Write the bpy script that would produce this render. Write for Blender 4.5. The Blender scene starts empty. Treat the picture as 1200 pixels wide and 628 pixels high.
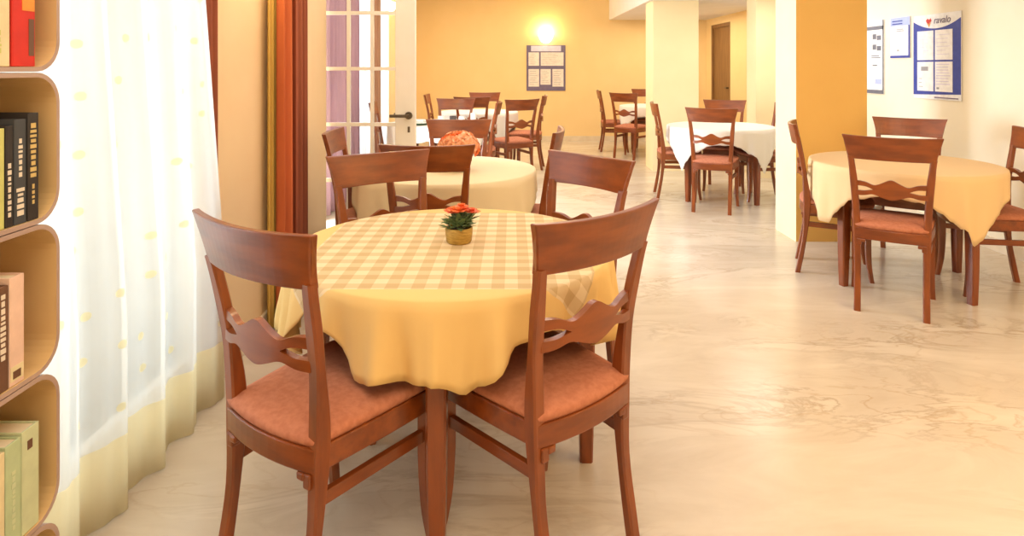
import bpy, bmesh, math, random
from mathutils import Vector, Matrix
random.seed(7)
S = bpy.context.scene
COL = S.collection

# ------------------------------------------------------------------ camera
cam_d = bpy.data.cameras.new('camera')
cam = bpy.data.objects.new('camera', cam_d); COL.objects.link(cam)
cam.location = (0, 0, 1.325)
cam.rotation_euler = (math.pi/2, 0, 0)
cam_d.sensor_width = 36.0
cam_d.lens = 735/1200*36.0
cam_d.shift_y = -(314-79)/1200
cam_d.clip_start = 0.02
S.camera = cam

# ------------------------------------------------------------------ world, lamps, exposure
S.view_settings.view_transform = 'Standard'
S.view_settings.look = 'None'
S.view_settings.gamma = 1.0
S.view_settings.use_curve_mapping = False
S.view_settings.exposure = 0.0
W = bpy.data.worlds.new('sky'); S.world = W; W.use_nodes = True
W.node_tree.nodes['Background'].inputs[0].default_value = (0.86, 0.95, 1.0, 1)
W.node_tree.nodes['Background'].inputs[1].default_value = 1.7

def area(name, loc, rot, sx, sy, power, col):
    l = bpy.data.lights.new(name, 'AREA'); l.shape = 'RECTANGLE'
    l.size = sx; l.size_y = sy; l.energy = power; l.color = col
    o = bpy.data.objects.new(name, l); COL.objects.link(o)
    o.location = loc; o.rotation_euler = rot
    return o
DAY = (0.84, 0.92, 1.0); WARM = (1.0, 0.84, 0.62); NEUT = (1.0, 0.92, 0.80)
H = math.pi/2
area('daylight_near_window', (-1.95, 1.45, 1.4), (0, -H, 0), 2.2, 2.3, 75, DAY)
area('daylight_far_window', (-2.4, 7.2, 1.4), (0, -H, 0), 2.1, 3.2, 200, DAY)
area('daylight_terrace_door', (-2.1, 4.9, 1.3), (0, -H, 0), 2.0, 1.0, 190, DAY)
area('ceiling_fill_front', (0.0, 0.2, 2.68), (0, 0, 0), 1.6, 1.6, 42, WARM)  # unseen light added as general fill over the front of the room
area('ceiling_fill_middle', (0.3, 3.6, 2.68), (0, 0, 0), 1.6, 2.0, 22, (1,.96,.92))  # added fill over the middle tables, no fixture in view
area('ceiling_fill_back', (-0.1, 8.6, 2.68), (0, 0, 0), 1.8, 3.0, 66, WARM)  # warm fill added for the back of the room
area('ceiling_lamp_right', (2.6, 1.2, 2.14), (0, 0, 0), 1.2, 2.0, 46, (1.0,.68,.34))
area('ceiling_fill_right_middle', (2.7, 6.4, 2.14), (0, 0, 0), 0.8, 1.6, 18, NEUT)  # unseen fill added under the lowered ceiling
area('ceiling_fill_right_back', (2.6, 9.9, 2.14), (0, 0, 0), 1.2, 1.8, 26, WARM)  # added fill for the far right end, no fixture modelled
area('rear_room_fill', (0.9, -1.9, 1.9), (-H*1.0, 0, 0), 3.6, 1.2, 36, WARM)  # unseen panel behind the camera, added as frontal fill

l = bpy.data.lights.new('pier_wall_lamp','POINT'); l.energy = 13; l.color = (1,.80,.45); l.shadow_soft_size = .08
o = bpy.data.objects.new('pier_wall_lamp', l); COL.objects.link(o); o.location = (-1.13,2.98,2.12)

# ------------------------------------------------------------------ materials
def mat(name):
    m = bpy.data.materials.new(name); m.use_nodes = True
    nt = m.node_tree
    return m, nt, nt.nodes['Principled BSDF']
def node(nt, t, **kw):
    n = nt.nodes.new(t)
    for k, v in kw.items(): setattr(n, k, v)
    return n
def c4(c): return (c[0], c[1], c[2], 1)
def srgb(r, g, b):
    f = lambda v: v/12.92 if v <= .04045 else ((v+.055)/1.055)**2.4
    return (f(r/255), f(g/255), f(b/255))
def noise_mat(name, a, b, scale=8, rough=.6, stretch=(1,1,1), detail=4, bump=0, coat=0, spec=.5, lo=.35, hi=.65, distort=0.0):
    m, nt, p = mat(name); L = nt.links.new
    tc = node(nt, 'ShaderNodeTexCoord'); mp = node(nt, 'ShaderNodeMapping')
    mp.inputs['Scale'].default_value = stretch
    nz = node(nt, 'ShaderNodeTexNoise'); nz.inputs['Scale'].default_value = scale; nz.inputs['Detail'].default_value = detail
    nz.inputs['Distortion'].default_value = distort
    rp = node(nt, 'ShaderNodeValToRGB')
    rp.color_ramp.elements[0].position = lo; rp.color_ramp.elements[1].position = hi
    rp.color_ramp.elements[0].color = c4(a); rp.color_ramp.elements[1].color = c4(b)
    L(tc.outputs['Object'], mp.inputs['Vector']); L(mp.outputs[0], nz.inputs['Vector'])
    L(nz.outputs['Fac'], rp.inputs[0]); L(rp.outputs[0], p.inputs['Base Color'])
    p.inputs['Roughness'].default_value = rough
    p.inputs['Specular IOR Level'].default_value = spec
    if coat: p.inputs['Coat Weight'].default_value = coat; p.inputs['Coat Roughness'].default_value = .18
    if bump:
        bp = node(nt, 'ShaderNodeBump'); bp.inputs['Strength'].default_value = bump; bp.inputs['Distance'].default_value = .003
        L(nz.outputs['Fac'], bp.inputs['Height']); L(bp.outputs[0], p.inputs['Normal'])
    return m
M = {}
M['wood'] = noise_mat('varnished_wood', (.165,.034,.005), (.26,.060,.009), 7, .34, (4,4,.7), 5, 0, .25)
M['wood_cross'] = noise_mat('varnished_wood_rail', (.165,.034,.005), (.26,.060,.009), 7, .32, (.7,4,4), 5, 0, .25)
M['wood_side'] = noise_mat('varnished_wood_side', (.165,.034,.005), (.26,.060,.009), 7, .34, (4,.7,4), 5, 0, .25)
M['seat'] = noise_mat('rust_upholstery', (.45,.165,.095), (.53,.21,.125), 60, .9, (1,1,1), 3, .25, 0, .2)
M['wall'] = noise_mat('yellow_paint', (.88,.65,.32), (.90,.67,.34), 3, .75, spec=.2)
M['wall_cream'] = noise_mat('cream_paint', (.87,.79,.62), (.89,.81,.65), 3, .75, spec=.2)
M['wall_orange'] = noise_mat('ochre_paint', (.85,.52,.15), (.87,.54,.16), 3, .7, spec=.2)
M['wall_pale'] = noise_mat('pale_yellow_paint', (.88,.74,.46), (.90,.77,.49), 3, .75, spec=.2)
M['wall_peach'] = noise_mat('peach_paint', (.86,.63,.37), (.88,.66,.40), 3, .75, spec=.2)
M['ceil'] = noise_mat('ceiling_white', (.80,.76,.74), (.84,.80,.78), 3, .85, spec=.1)
M['white'] = noise_mat('white_gloss_paint', (.83,.79,.72), (.87,.83,.76), 5, .35)
M['brown_door'] = noise_mat('brown_door_wood', (.20,.095,.028), (.26,.13,.04), 6, .5, (4,4,.6))
M['shelf'] = noise_mat('shelf_laminate', (.64,.43,.20), (.69,.47,.23), 4, .5, spec=.3)
M['shelf_edge'] = noise_mat('shelf_edge_band', (.40,.28,.24), (.46,.33,.28), 6, .5)
M['brass'] = noise_mat('dark_brass', (.10,.08,.06), (.16,.12,.08), 9, .35)
M['brass'].node_tree.nodes['Principled BSDF'].inputs['Metallic'].default_value = .8
M['drape_orange'] = noise_mat('orange_drape', (.58,.15,.06), (.66,.19,.075), 5, .85, (1,1,.2), spec=.1)
M['drape_brown'] = noise_mat('rust_drape', (.32,.10,.06), (.40,.13,.075), 5, .85, (1,1,.2), spec=.1)
M['drape_gold'] = noise_mat('gold_drape', (.62,.40,.10), (.72,.48,.13), 5, .85, (1,1,.2), spec=.1)
M['drape_mauve'] = noise_mat('mauve_drape', (.42,.25,.33), (.50,.31,.40), 5, .85, (1,1,.2), spec=.1)
M['drape_tan'] = noise_mat('tan_drape', (.42,.24,.15), (.50,.29,.19), 5, .85, (1,1,.2), spec=.1)
M['leaf'] = noise_mat('green_leaf', (.10,.16,.05), (.20,.27,.11), 40, .6)
M['petal'] = noise_mat('orange_petal', (.80,.12,.015), (.90,.22,.035), 50, .6)
M['petal_pale'] = noise_mat('peach_petal', (.88,.36,.17), (.94,.52,.30), 50, .6)
M['petal_red'] = noise_mat('red_orange_petal', (.78,.10,.04), (.86,.16,.05), 50, .6)
M['pot'] = noise_mat('golden_woven_pot', (.34,.20,.035), (.50,.31,.06), 60, .6, (1,1,4), bump=.4)
M['pot_white'] = noise_mat('white_ceramic', (.80,.78,.74), (.84,.82,.78), 9, .3)
M['soil'] = noise_mat('dark_soil', (.04,.025,.015), (.08,.05,.03), 60, .95)
M['paper'] = noise_mat('book_pages', (.78,.68,.48), (.84,.74,.55), 90, .9, (1,20,1), spec=.1)
M['dark'] = noise_mat('dark_ceramic', (.05,.04,.04), (.08,.07,.06), 9, .4)
M['green'] = noise_mat('dark_green_lacquer', (.05,.10,.04), (.08,.14,.06), 9, .4)
M['napkin'] = noise_mat('white_napkin', (.82,.82,.80), (.88,.88,.86), 30, .9)
M['base'] = noise_mat('skirting_marble', (.70,.58,.42), (.78,.67,.52), 6, .35)
def plain(name, c, rough=.5, spec=.3):
    if name in M: return M[name]
    m = noise_mat(name, tuple(v*.93 for v in c), tuple(min(1, v*1.05) for v in c), 25, rough, spec=spec)
    M[name] = m; return m
def emit(name, c, s):
    m, nt, p = mat(name)
    p.inputs['Base Color'].default_value = c4(c)
    p.inputs['Emission Color'].default_value = c4(c); p.inputs['Emission Strength'].default_value = s
    M[name] = m; return m
emit('lamp_glow', (1.0,.86,.50), 14)

def marble():
    m, nt, p = mat('marble_floor'); L = nt.links.new
    tc = node(nt, 'ShaderNodeTexCoord'); mp = node(nt, 'ShaderNodeMapping')
    mp.inputs['Rotation'].default_value = (0,0,math.radians(-24)); mp.inputs['Scale'].default_value = (.75,2.0,1)
    L(tc.outputs['Object'], mp.inputs[0])
    n1 = node(nt,'ShaderNodeTexNoise'); n1.inputs['Scale'].default_value = 1.5; n1.inputs['Detail'].default_value = 8; n1.inputs['Roughness'].default_value = .62; n1.inputs['Distortion'].default_value = 1.1
    n2 = node(nt,'ShaderNodeTexNoise'); n2.inputs['Scale'].default_value = 1.1; n2.inputs['Detail'].default_value = 4
    n3 = node(nt,'ShaderNodeTexNoise'); n3.inputs['Scale'].default_value = 3.4; n3.inputs['Detail'].default_value = 6; n3.inputs['Distortion'].default_value = .8
    for n in (n1,n2,n3): L(mp.outputs[0], n.inputs['Vector'])
    def ridge(n, w):
        s = node(nt,'ShaderNodeMath',operation='SUBTRACT'); s.inputs[1].default_value = .5; L(n.outputs['Fac'], s.inputs[0])
        a = node(nt,'ShaderNodeMath',operation='ABSOLUTE'); L(s.outputs[0], a.inputs[0])
        r = node(nt,'ShaderNodeMapRange'); r.inputs['From Min'].default_value = 0; r.inputs['From Max'].default_value = w
        r.inputs['To Min'].default_value = 1; r.inputs['To Max'].default_value = 0; L(a.outputs[0], r.inputs['Value'])
        return r
    r1 = ridge(n1,.035); r3 = ridge(n3,.025)
    gate = node(nt,'ShaderNodeMapRange'); gate.inputs['From Min'].default_value = .45; gate.inputs['From Max'].default_value = .68; L(n2.outputs['Fac'], gate.inputs['Value'])
    g1 = node(nt,'ShaderNodeMath',operation='MULTIPLY'); L(r1.outputs[0], g1.inputs[0]); L(gate.outputs[0], g1.inputs[1])
    g3 = node(nt,'ShaderNodeMath',operation='MULTIPLY'); L(r3.outputs[0], g3.inputs[0]); L(gate.outputs[0], g3.inputs[1])
    base = node(nt,'ShaderNodeValToRGB'); base.color_ramp.elements[0].position = .32; base.color_ramp.elements[1].position = .70
    base.color_ramp.elements[0].color = (.58,.50,.40,1); base.color_ramp.elements[1].color = (.71,.64,.54,1); L(n1.outputs['Fac'], base.inputs[0])
    m1 = node(nt,'ShaderNodeMix',data_type='RGBA'); L(g1.outputs[0], m1.inputs[0]); L(base.outputs[0], m1.inputs[6]); m1.inputs[7].default_value = (.46,.38,.29,1)
    h = node(nt,'ShaderNodeMath',operation='MULTIPLY'); h.inputs[1].default_value = .6; L(g3.outputs[0], h.inputs[0])
    m2 = node(nt,'ShaderNodeMix',data_type='RGBA'); L(h.outputs[0], m2.inputs[0]); L(m1.outputs[2], m2.inputs[6]); m2.inputs[7].default_value = (.46,.34,.22,1)
    L(m2.outputs[2], p.inputs['Base Color'])
    p.inputs['Roughness'].default_value = .22; p.inputs['Specular IOR Level'].default_value = .5
    return m
M['marble'] = marble()

def cloth_mat(name, plain_c, dark_c=None, mid_c=None, light_c=None, pitch=.072, lim=.44):
    m, nt, p = mat(name); L = nt.links.new
    p.inputs['Roughness'].default_value = .85; p.inputs['Specular IOR Level'].default_value = .15
    nz = node(nt,'ShaderNodeTexNoise'); nz.inputs['Scale'].default_value = 300
    uv = node(nt,'ShaderNodeUVMap'); L(uv.outputs[0], nz.inputs['Vector'])
    bp = node(nt,'ShaderNodeBump'); bp.inputs['Strength'].default_value = .12; bp.inputs['Distance'].default_value = .001
    L(nz.outputs['Fac'], bp.inputs['Height']); L(bp.outputs[0], p.inputs['Normal'])
    if dark_c is None:
        mx = node(nt,'ShaderNodeMix',data_type='RGBA'); L(nz.outputs['Fac'], mx.inputs[0])
        mx.inputs[6].default_value = c4(tuple(v*.95 for v in plain_c)); mx.inputs[7].default_value = c4(plain_c)
        L(mx.outputs[2], p.inputs['Base Color']); return m
    sp = node(nt,'ShaderNodeSeparateXYZ'); L(uv.outputs[0], sp.inputs[0])
    def band(ax):
        a = node(nt,'ShaderNodeMath',operation='MULTIPLY'); a.inputs[1].default_value = 1/pitch; L(sp.outputs[ax], a.inputs[0])
        f = node(nt,'ShaderNodeMath',operation='FRACT'); L(a.outputs[0], f.inputs[0])
        s = node(nt,'ShaderNodeMath',operation='LESS_THAN'); s.inputs[1].default_value = .5; L(f.outputs[0], s.inputs[0])
        return s
    bx_, by_ = band(0), band(1)
    ad = node(nt,'ShaderNodeMath',operation='ADD'); L(bx_.outputs[0], ad.inputs[0]); L(by_.outputs[0], ad.inputs[1])
    hf = node(nt,'ShaderNodeMath',operation='MULTIPLY'); hf.inputs[1].default_value = .5; L(ad.outputs[0], hf.inputs[0])
    rp = node(nt,'ShaderNodeValToRGB'); rp.color_ramp.interpolation = 'CONSTANT'
    e = rp.color_ramp.elements; e[0].position = 0; e[0].color = c4(light_c); e[1].position = .75; e[1].color = c4(dark_c)
    k = e.new(.25); k.color = c4(mid_c)
    L(hf.outputs[0], rp.inputs[0])
    ins = None
    for ax in (0,1):
        a = node(nt,'ShaderNodeMath',operation='ABSOLUTE'); L(sp.outputs[ax], a.inputs[0])
        s = node(nt,'ShaderNodeMath',operation='LESS_THAN'); s.inputs[1].default_value = lim; L(a.outputs[0], s.inputs[0])
        if ins is None: ins = s
        else:
            q = node(nt,'ShaderNodeMath',operation='MULTIPLY'); L(ins.outputs[0], q.inputs[0]); L(s.outputs[0], q.inputs[1]); ins = q
    mx = node(nt,'ShaderNodeMix',data_type='RGBA'); L(ins.outputs[0], mx.inputs[0])
    mx.inputs[6].default_value = c4(plain_c); L(rp.outputs[0], mx.inputs[7]); L(mx.outputs[2], p.inputs['Base Color'])
    return m
M['cloth_check'] = cloth_mat('checked_yellow_cloth', (.80,.55,.23), (.57,.40,.21), (.67,.50,.29), (.79,.63,.41))
M['cloth_peach'] = cloth_mat('peach_cloth', (.82,.60,.34))
M['cloth_cream'] = cloth_mat('cream_cloth', (.82,.68,.44))
M['cloth_white'] = cloth_mat('white_cloth', (.84,.80,.74))

def sheer_mat(name, col, alpha, dots=True):
    m, nt, p = mat(name); L = nt.links.new
    out = nt.nodes['Material Output']; nt.nodes.remove(p)
    tr = node(nt,'ShaderNodeBsdfTransparent'); tr.inputs[0].default_value = (1,1,1,1)
    tl = node(nt,'ShaderNodeBsdfTranslucent'); df = node(nt,'ShaderNodeBsdfDiffuse')
    m1 = node(nt,'ShaderNodeMixShader'); m1.inputs[0].default_value = .45
    L(tl.outputs[0], m1.inputs[1]); L(df.outputs[0], m1.inputs[2])
    m2 = node(nt,'ShaderNodeMixShader'); m2.inputs[0].default_value = alpha
    L(tr.outputs[0], m2.inputs[1]); L(m1.outputs[0], m2.inputs[2]); L(m2.outputs[0], out.inputs[0])
    if dots:
        tc = node(nt,'ShaderNodeTexCoord'); vo = node(nt,'ShaderNodeTexVoronoi'); vo.inputs['Scale'].default_value = 6.5; vo.voronoi_dimensions = '2D'
        vo.inputs['Randomness'].default_value = .5
        sx = node(nt,'ShaderNodeSeparateXYZ'); cx = node(nt,'ShaderNodeCombineXYZ')
        L(tc.outputs['Object'], sx.inputs[0]); L(sx.outputs[1], cx.inputs[0]); L(sx.outputs[2], cx.inputs[1]); L(cx.outputs[0], vo.inputs['Vector'])
        lt = node(nt,'ShaderNodeMath',operation='LESS_THAN'); lt.inputs[1].default_value = .085; L(vo.outputs['Distance'], lt.inputs[0])
        mx = node(nt,'ShaderNodeMix',data_type='RGBA'); L(lt.outputs[0], mx.inputs[0]); mx.inputs[6].default_value = c4(col); mx.inputs[7].default_value = (.90,.84,.60,1)
        hem = node(nt,'ShaderNodeMath',operation='LESS_THAN'); hem.inputs[1].default_value = .235; L(sx.outputs[2], hem.inputs[0])   # sewn-on yellow hem band
        mb = node(nt,'ShaderNodeMix',data_type='RGBA'); L(hem.outputs[0], mb.inputs[0]); L(mx.outputs[2], mb.inputs[6]); mb.inputs[7].default_value = (.94,.87,.63,1)
        for n in (tl, df): L(mb.outputs[2], n.inputs[0])
        a2 = node(nt,'ShaderNodeMath',operation='MULTIPLY_ADD'); a2.inputs[1].default_value = min(.20, 1-alpha); a2.inputs[2].default_value = alpha
        mxm = node(nt,'ShaderNodeMath',operation='MAXIMUM'); L(lt.outputs[0], mxm.inputs[0]); L(hem.outputs[0], mxm.inputs[1]); L(mxm.outputs[0], a2.inputs[0]); L(a2.outputs[0], m2.inputs[0])
    else:
        for n in (tl, df): n.inputs[0].default_value = c4(col)
    return m
M['sheer'] = sheer_mat('sheer_voile', (.93,.93,.88), .50)
M['sheer_plain'] = sheer_mat('sheer_voile_far', (.90,.90,.90), .6, False)
def glass_mat(name, rough=.02, tint=(.97,.985,.98)):
    m, nt, p = mat(name); L = nt.links.new
    out = nt.nodes['Material Output']; nt.nodes.remove(p)
    tr = node(nt,'ShaderNodeBsdfTransparent'); tr.inputs[0].default_value = c4(tint)
    gl = node(nt,'ShaderNodeBsdfGlossy'); gl.inputs['Roughness'].default_value = rough
    lw = node(nt,'ShaderNodeFresnel'); lw.inputs[0].default_value = 1.5
    mx = node(nt,'ShaderNodeMixShader'); L(lw.outputs[0], mx.inputs[0]); L(tr.outputs[0], mx.inputs[1]); L(gl.outputs[0], mx.inputs[2])
    L(mx.outputs[0], out.inputs[0]); return m
M['glass'] = glass_mat('clear_glass')

# ------------------------------------------------------------------ helpers
def obj(name, bm, m, parent=None, smooth=False, bevel=0, solid=0, sub=0, mats=None):
    me = bpy.data.meshes.new(name); bmesh.ops.recalc_face_normals(bm, faces=bm.faces[:]) if not solid else None
    bm.to_mesh(me); bm.free()
    o = bpy.data.objects.new(name, me); COL.objects.link(o)
    for k in (mats or [m]): me.materials.append(M[k] if isinstance(k, str) else k)
    if parent: o.parent = parent
    if smooth:
        for p in me.polygons: p.use_smooth = True
    if solid:
        s = o.modifiers.new('thickness','SOLIDIFY'); s.thickness = solid; s.offset = 0
    if bevel:
        b = o.modifiers.new('bevel','BEVEL'); b.width = bevel; b.segments = 2; b.limit_method = 'ANGLE'; b.angle_limit = math.radians(40)
    if sub:
        s = o.modifiers.new('sub','SUBSURF'); s.levels = sub; s.render_levels = sub
    return o
def thing(name, label, cat, loc=(0,0,0), rz=0, group=None):
    o = bpy.data.objects.new(name, None); COL.objects.link(o); o.empty_display_size = .1
    o.location = loc; o.rotation_euler = (0,0,rz)
    return tag(o, label, cat, group)
def tag(o, label, cat, group=None):
    o['label'] = label; o['category'] = cat
    if group: o['group'] = group
    return o
def struct(name, bm, m, parent=None, **kw):
    o = obj(name, bm, m, parent, **kw)
    if not parent: o['kind'] = 'structure'
    return o
def box(bm, x0, y0, z0, x1, y1, z1, mi=0):
    v = [bm.verts.new(p) for p in ((x0,y0,z0),(x1,y0,z0),(x1,y1,z0),(x0,y1,z0),(x0,y0,z1),(x1,y0,z1),(x1,y1,z1),(x0,y1,z1))]
    for f in ((0,3,2,1),(4,5,6,7),(0,1,5,4),(1,2,6,5),(2,3,7,6),(3,0,4,7)):
        fc = bm.faces.new([v[i] for i in f]); fc.material_index = mi
    return bm
def B(*a):
    bm = bmesh.new()
    return box(bm, *a)
def catmull(pts, n):
    out = []
    for i in range(len(pts)-1):
        p0 = pts[max(i-1,0)]; p1 = pts[i]; p2 = pts[i+1]; p3 = pts[min(i+2,len(pts)-1)]
        for k in range(n):
            t = k/n
            out.append(tuple(.5*((2*b)+(-a+c)*t+(2*a-5*b+4*c-d)*t*t+(-a+3*b-3*c+d)*t**3) for a,b,c,d in zip(p0,p1,p2,p3)))
    out.append(tuple(pts[-1])); return out
def loft(bm, rings, cap=True):
    vr = [[bm.verts.new(p) for p in r] for r in rings]
    n = len(vr[0])
    for a, b in zip(vr, vr[1:]):
        for i in range(n): bm.faces.new((a[i], a[(i+1)%n], b[(i+1)%n], b[i]))
    if cap: bm.faces.new(list(reversed(vr[0]))); bm.faces.new(vr[-1])
    return bm
def rrect(cx, cy, wx, wy, ch):
    x, y = wx/2, wy/2; c = min(ch, x*.6, y*.6)
    return [(cx+sx,cy+sy) for sx,sy in ((-x+c,-y),(x-c,-y),(x,-y+c),(x,y-c),(x-c,y),(-x+c,y),(-x,y-c),(-x,-y+c))]
def post(bm, pts, n=4, ch=.005):      # pts: (x, y, z, wx, wy)
    P = catmull(pts, n)
    return loft(bm, [[(x,y,p[2]) for x,y in rrect(p[0],p[1],p[3],p[4],ch)] for p in P])
def lathe(bm, prof, n=24, cx=0, cy=0, z0=0):
    rings = [[(cx+r*math.cos(2*math.pi*i/n), cy+r*math.sin(2*math.pi*i/n), z0+z) for i in range(n)] for r, z in prof]
    return loft(bm, rings)
def ribbon(bm, xs, y, top, bot, th, bow):  # vertical plate curved in plan
    f, b = [], []
    rings = []
    for x in xs:
        yy = y(x)
        rings.append([(x,yy-th/2,bot(x)),(x,yy+th/2,bot(x)),(x,yy+th/2,top(x)),(x,yy-th/2,top(x))])
    return loft(bm, rings)

# ------------------------------------------------------------------ room shell
XL, XF, XR, YB, YR = -1.25, -1.75, 3.5, 11.3, -2.6
ZL, ZH = 2.18, 2.75
struct('floor', B(-3.2,YR,-.1,XR+.2,YB+.2,0), 'marble')
struct('ceiling', B(-1.95,YR,ZH,1.75,YB+.2,ZH+.1), 'ceil')
struct('ceiling', B(1.75,YR,ZL,XR+.2,YB+.2,ZH+.1), 'ceil')          # lowered ceiling on the right; its side is the beam face
struct('wall_back', B(-1.95,YB,0,XR+.2,YB+.15,ZH), 'wall')
struct('wall_rear', B(-1.6,YR-.15,0,XR+.2,YR,ZH), 'wall_cream')
struct('wall_right', B(XR,YR,0,XR+.15,8.9,ZH), 'wall_cream')
bm = B(XR,8.9,0,XR+.15,10.10,ZL); box(bm, XR,10.96,0,XR+.15,YB,ZL); box(bm, XR,10.10,2.02,XR+.15,10.96,ZL)
struct('wall_right', bm, 'wall')
# left wall, near part: window opening y .25..2.58
bm = B(XL-.2,YR,0,XL,.25,ZH); box(bm, XL-.2,.25,0,XL,2.66,.07); box(bm, XL-.2,.25,2.5,XL,2.66,ZH)
struct('wall_left', bm, 'wall')
struct('wall_left', box(B(XL-.2,2.66,0,XL,4.08,ZH), XF-.2,4.08,0,XL,4.22,ZH), 'wall_peach')
# far part with its own window opening
bm = B(XF-.2,4.22,0,XF,4.42,ZH); box(bm, XF-.2,4.42,2.15,XF,5.36,ZH); box(bm, XF-.2,5.36,0,XF,5.55,ZH); box(bm, XF-.2,5.55,0,XF,8.45,.25); box(bm, XF-.2,5.55,2.45,XF,8.45,ZH); box(bm, XF-.2,8.45,0,XF,YB,ZH)
struct('wall_left', bm, 'wall')
# columns
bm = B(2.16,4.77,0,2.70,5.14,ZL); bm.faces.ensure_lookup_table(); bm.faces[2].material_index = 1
struct('column', bm, 'wall_pale', mats=['wall_pale','wall_orange'])  # ochre front; paler left face has the window daylight put into its colour
struct('column', B(1.80,8.0,0,2.38,8.44,ZL), 'wall_pale')
struct('column', B(2.92,7.5,0,3.22,7.8,ZL), 'wall_pale')
# skirtings
struct('baseboard_back', B(XF,YB-.015,0,XR,YB,.09), 'base')
struct('baseboard_right', B(XR-.015,YR,0,XR,10.1,.09), 'base')
struct('baseboard_left', B(XL,2.6,0,XL+.015,4.18,.09), 'base')

def french_window(name, x, y0, y1, z0, z1, nsash):
    bm = bmesh.new(); w = .06; d = .07
    box(bm, x-d,y0,z0,x,y0+w,z1); box(bm, x-d,y1-w,z0,x,y1,z1); box(bm, x-d,y0+w,z0,x,y1-w,z0+w); box(bm, x-d,y0+w,z1-w,x,y1-w,z1)
    for i in range(1,nsash):
        yy = y0+(y1-y0)*i/nsash; box(bm, x-d,yy-w/2,z0+w,x,yy+w/2,z1-w)
    fr = struct(name, bm, 'white')
    for i in range(nsash):
        a = y0+(y1-y0)*i/nsash+w/2; b = y0+(y1-y0)*(i+1)/nsash-w/2
        obj('window_pane', B(x-d*.6,a,z0+w,x-d*.5,b,z1-w), 'glass', fr)
    return fr
french_window('window_1', XL-.08, .25, 2.66, .07, 2.5, 3)
french_window('window_2', XF-.08, 5.55, 8.45, .25, 2.45, 4)

# ------------------------------------------------------------------ curtains
def drape(name, label, m, x, y0, y1, z0, z1, amp, wl, group=None, yend=None, ystart=None, seed=0, cat='curtain'):
    bm = bmesh.new(); nz = 14; ny = max(16, int((y1-y0)/wl*16))
    grid = []
    for k in range(nz+1):
        z = z0+(z1-z0)*k/nz; row = []
        a = ystart(z) if ystart else y0; b = yend(z) if yend else y1
        for i in range(ny+1):
            u = i/ny; ph = u*(y1-y0)/wl*2*math.pi+seed
            w = math.sin(ph)+.35*math.sin(2.3*ph+1.3+seed)
            row.append(bm.verts.new((x+amp*w*(.75+.25*(1-k/nz)), a+(b-a)*u+.25*amp*math.cos(ph*1.0), z)))
        grid.append(row)
    for r, s in zip(grid, grid[1:]):
        for i in range(ny): bm.faces.new((r[i],r[i+1],s[i+1],s[i]))
    o = obj(name, bm, m, None, smooth=True, solid=.0015)
    return tag(o, label, cat, group)
drape('sheer_curtain', 'long white sheer curtain with tiny gold motifs over the bright window behind the bookshelf', 'sheer', -1.175, .35, 2.55, .008, 2.62, .024, .21, seed=.5,
      yend=lambda z: 2.55-.15*max(0,(z-.6)/1.0))
drape('side_drape', 'narrow rust drape at the far edge of the sheer white curtain', 'drape_brown', -1.218, 2.46, 2.60, .01, 2.62, .010, .05)
drape('side_drape', 'bright orange drape hanging on the peach wall before the glazed door', 'drape_orange', -1.172, 3.15, 3.315, .01, 2.62, .03, .11, seed=2.0)
drape('side_drape', 'dark rust drape folded beside the orange drape, nearest to the glazed door', 'drape_brown', -1.165, 3.35, 3.53, .01, 2.62, .02, .055)
drape('side_drape', 'slim gold drape edge left of the orange drape', 'drape_gold', -1.215, 3.12, 3.22, .01, 2.62, .010, .04)
drape('side_drape', 'mauve drape seen through the left panes of the glazed door', 'drape_mauve', -1.66, 5.40, 6.75, .01, 2.55, .035, .17, seed=1)
drape('sheer_curtain', 'left of two bright white sheer strips seen through the glazed door', 'sheer_plain', -1.66, 6.80, 7.30, .01, 2.55, .02, .12)
drape('side_drape', 'pinkish tan drape between two white sheer strips behind the glazed door', 'drape_tan', -1.66, 7.35, 7.90, .01, 2.55, .03, .15)
drape('sheer_curtain', 'right of two bright white sheer strips seen through the glazed door', 'sheer_plain', -1.66, 7.95, 8.42, .01, 2.55, .02, .13)

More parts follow.
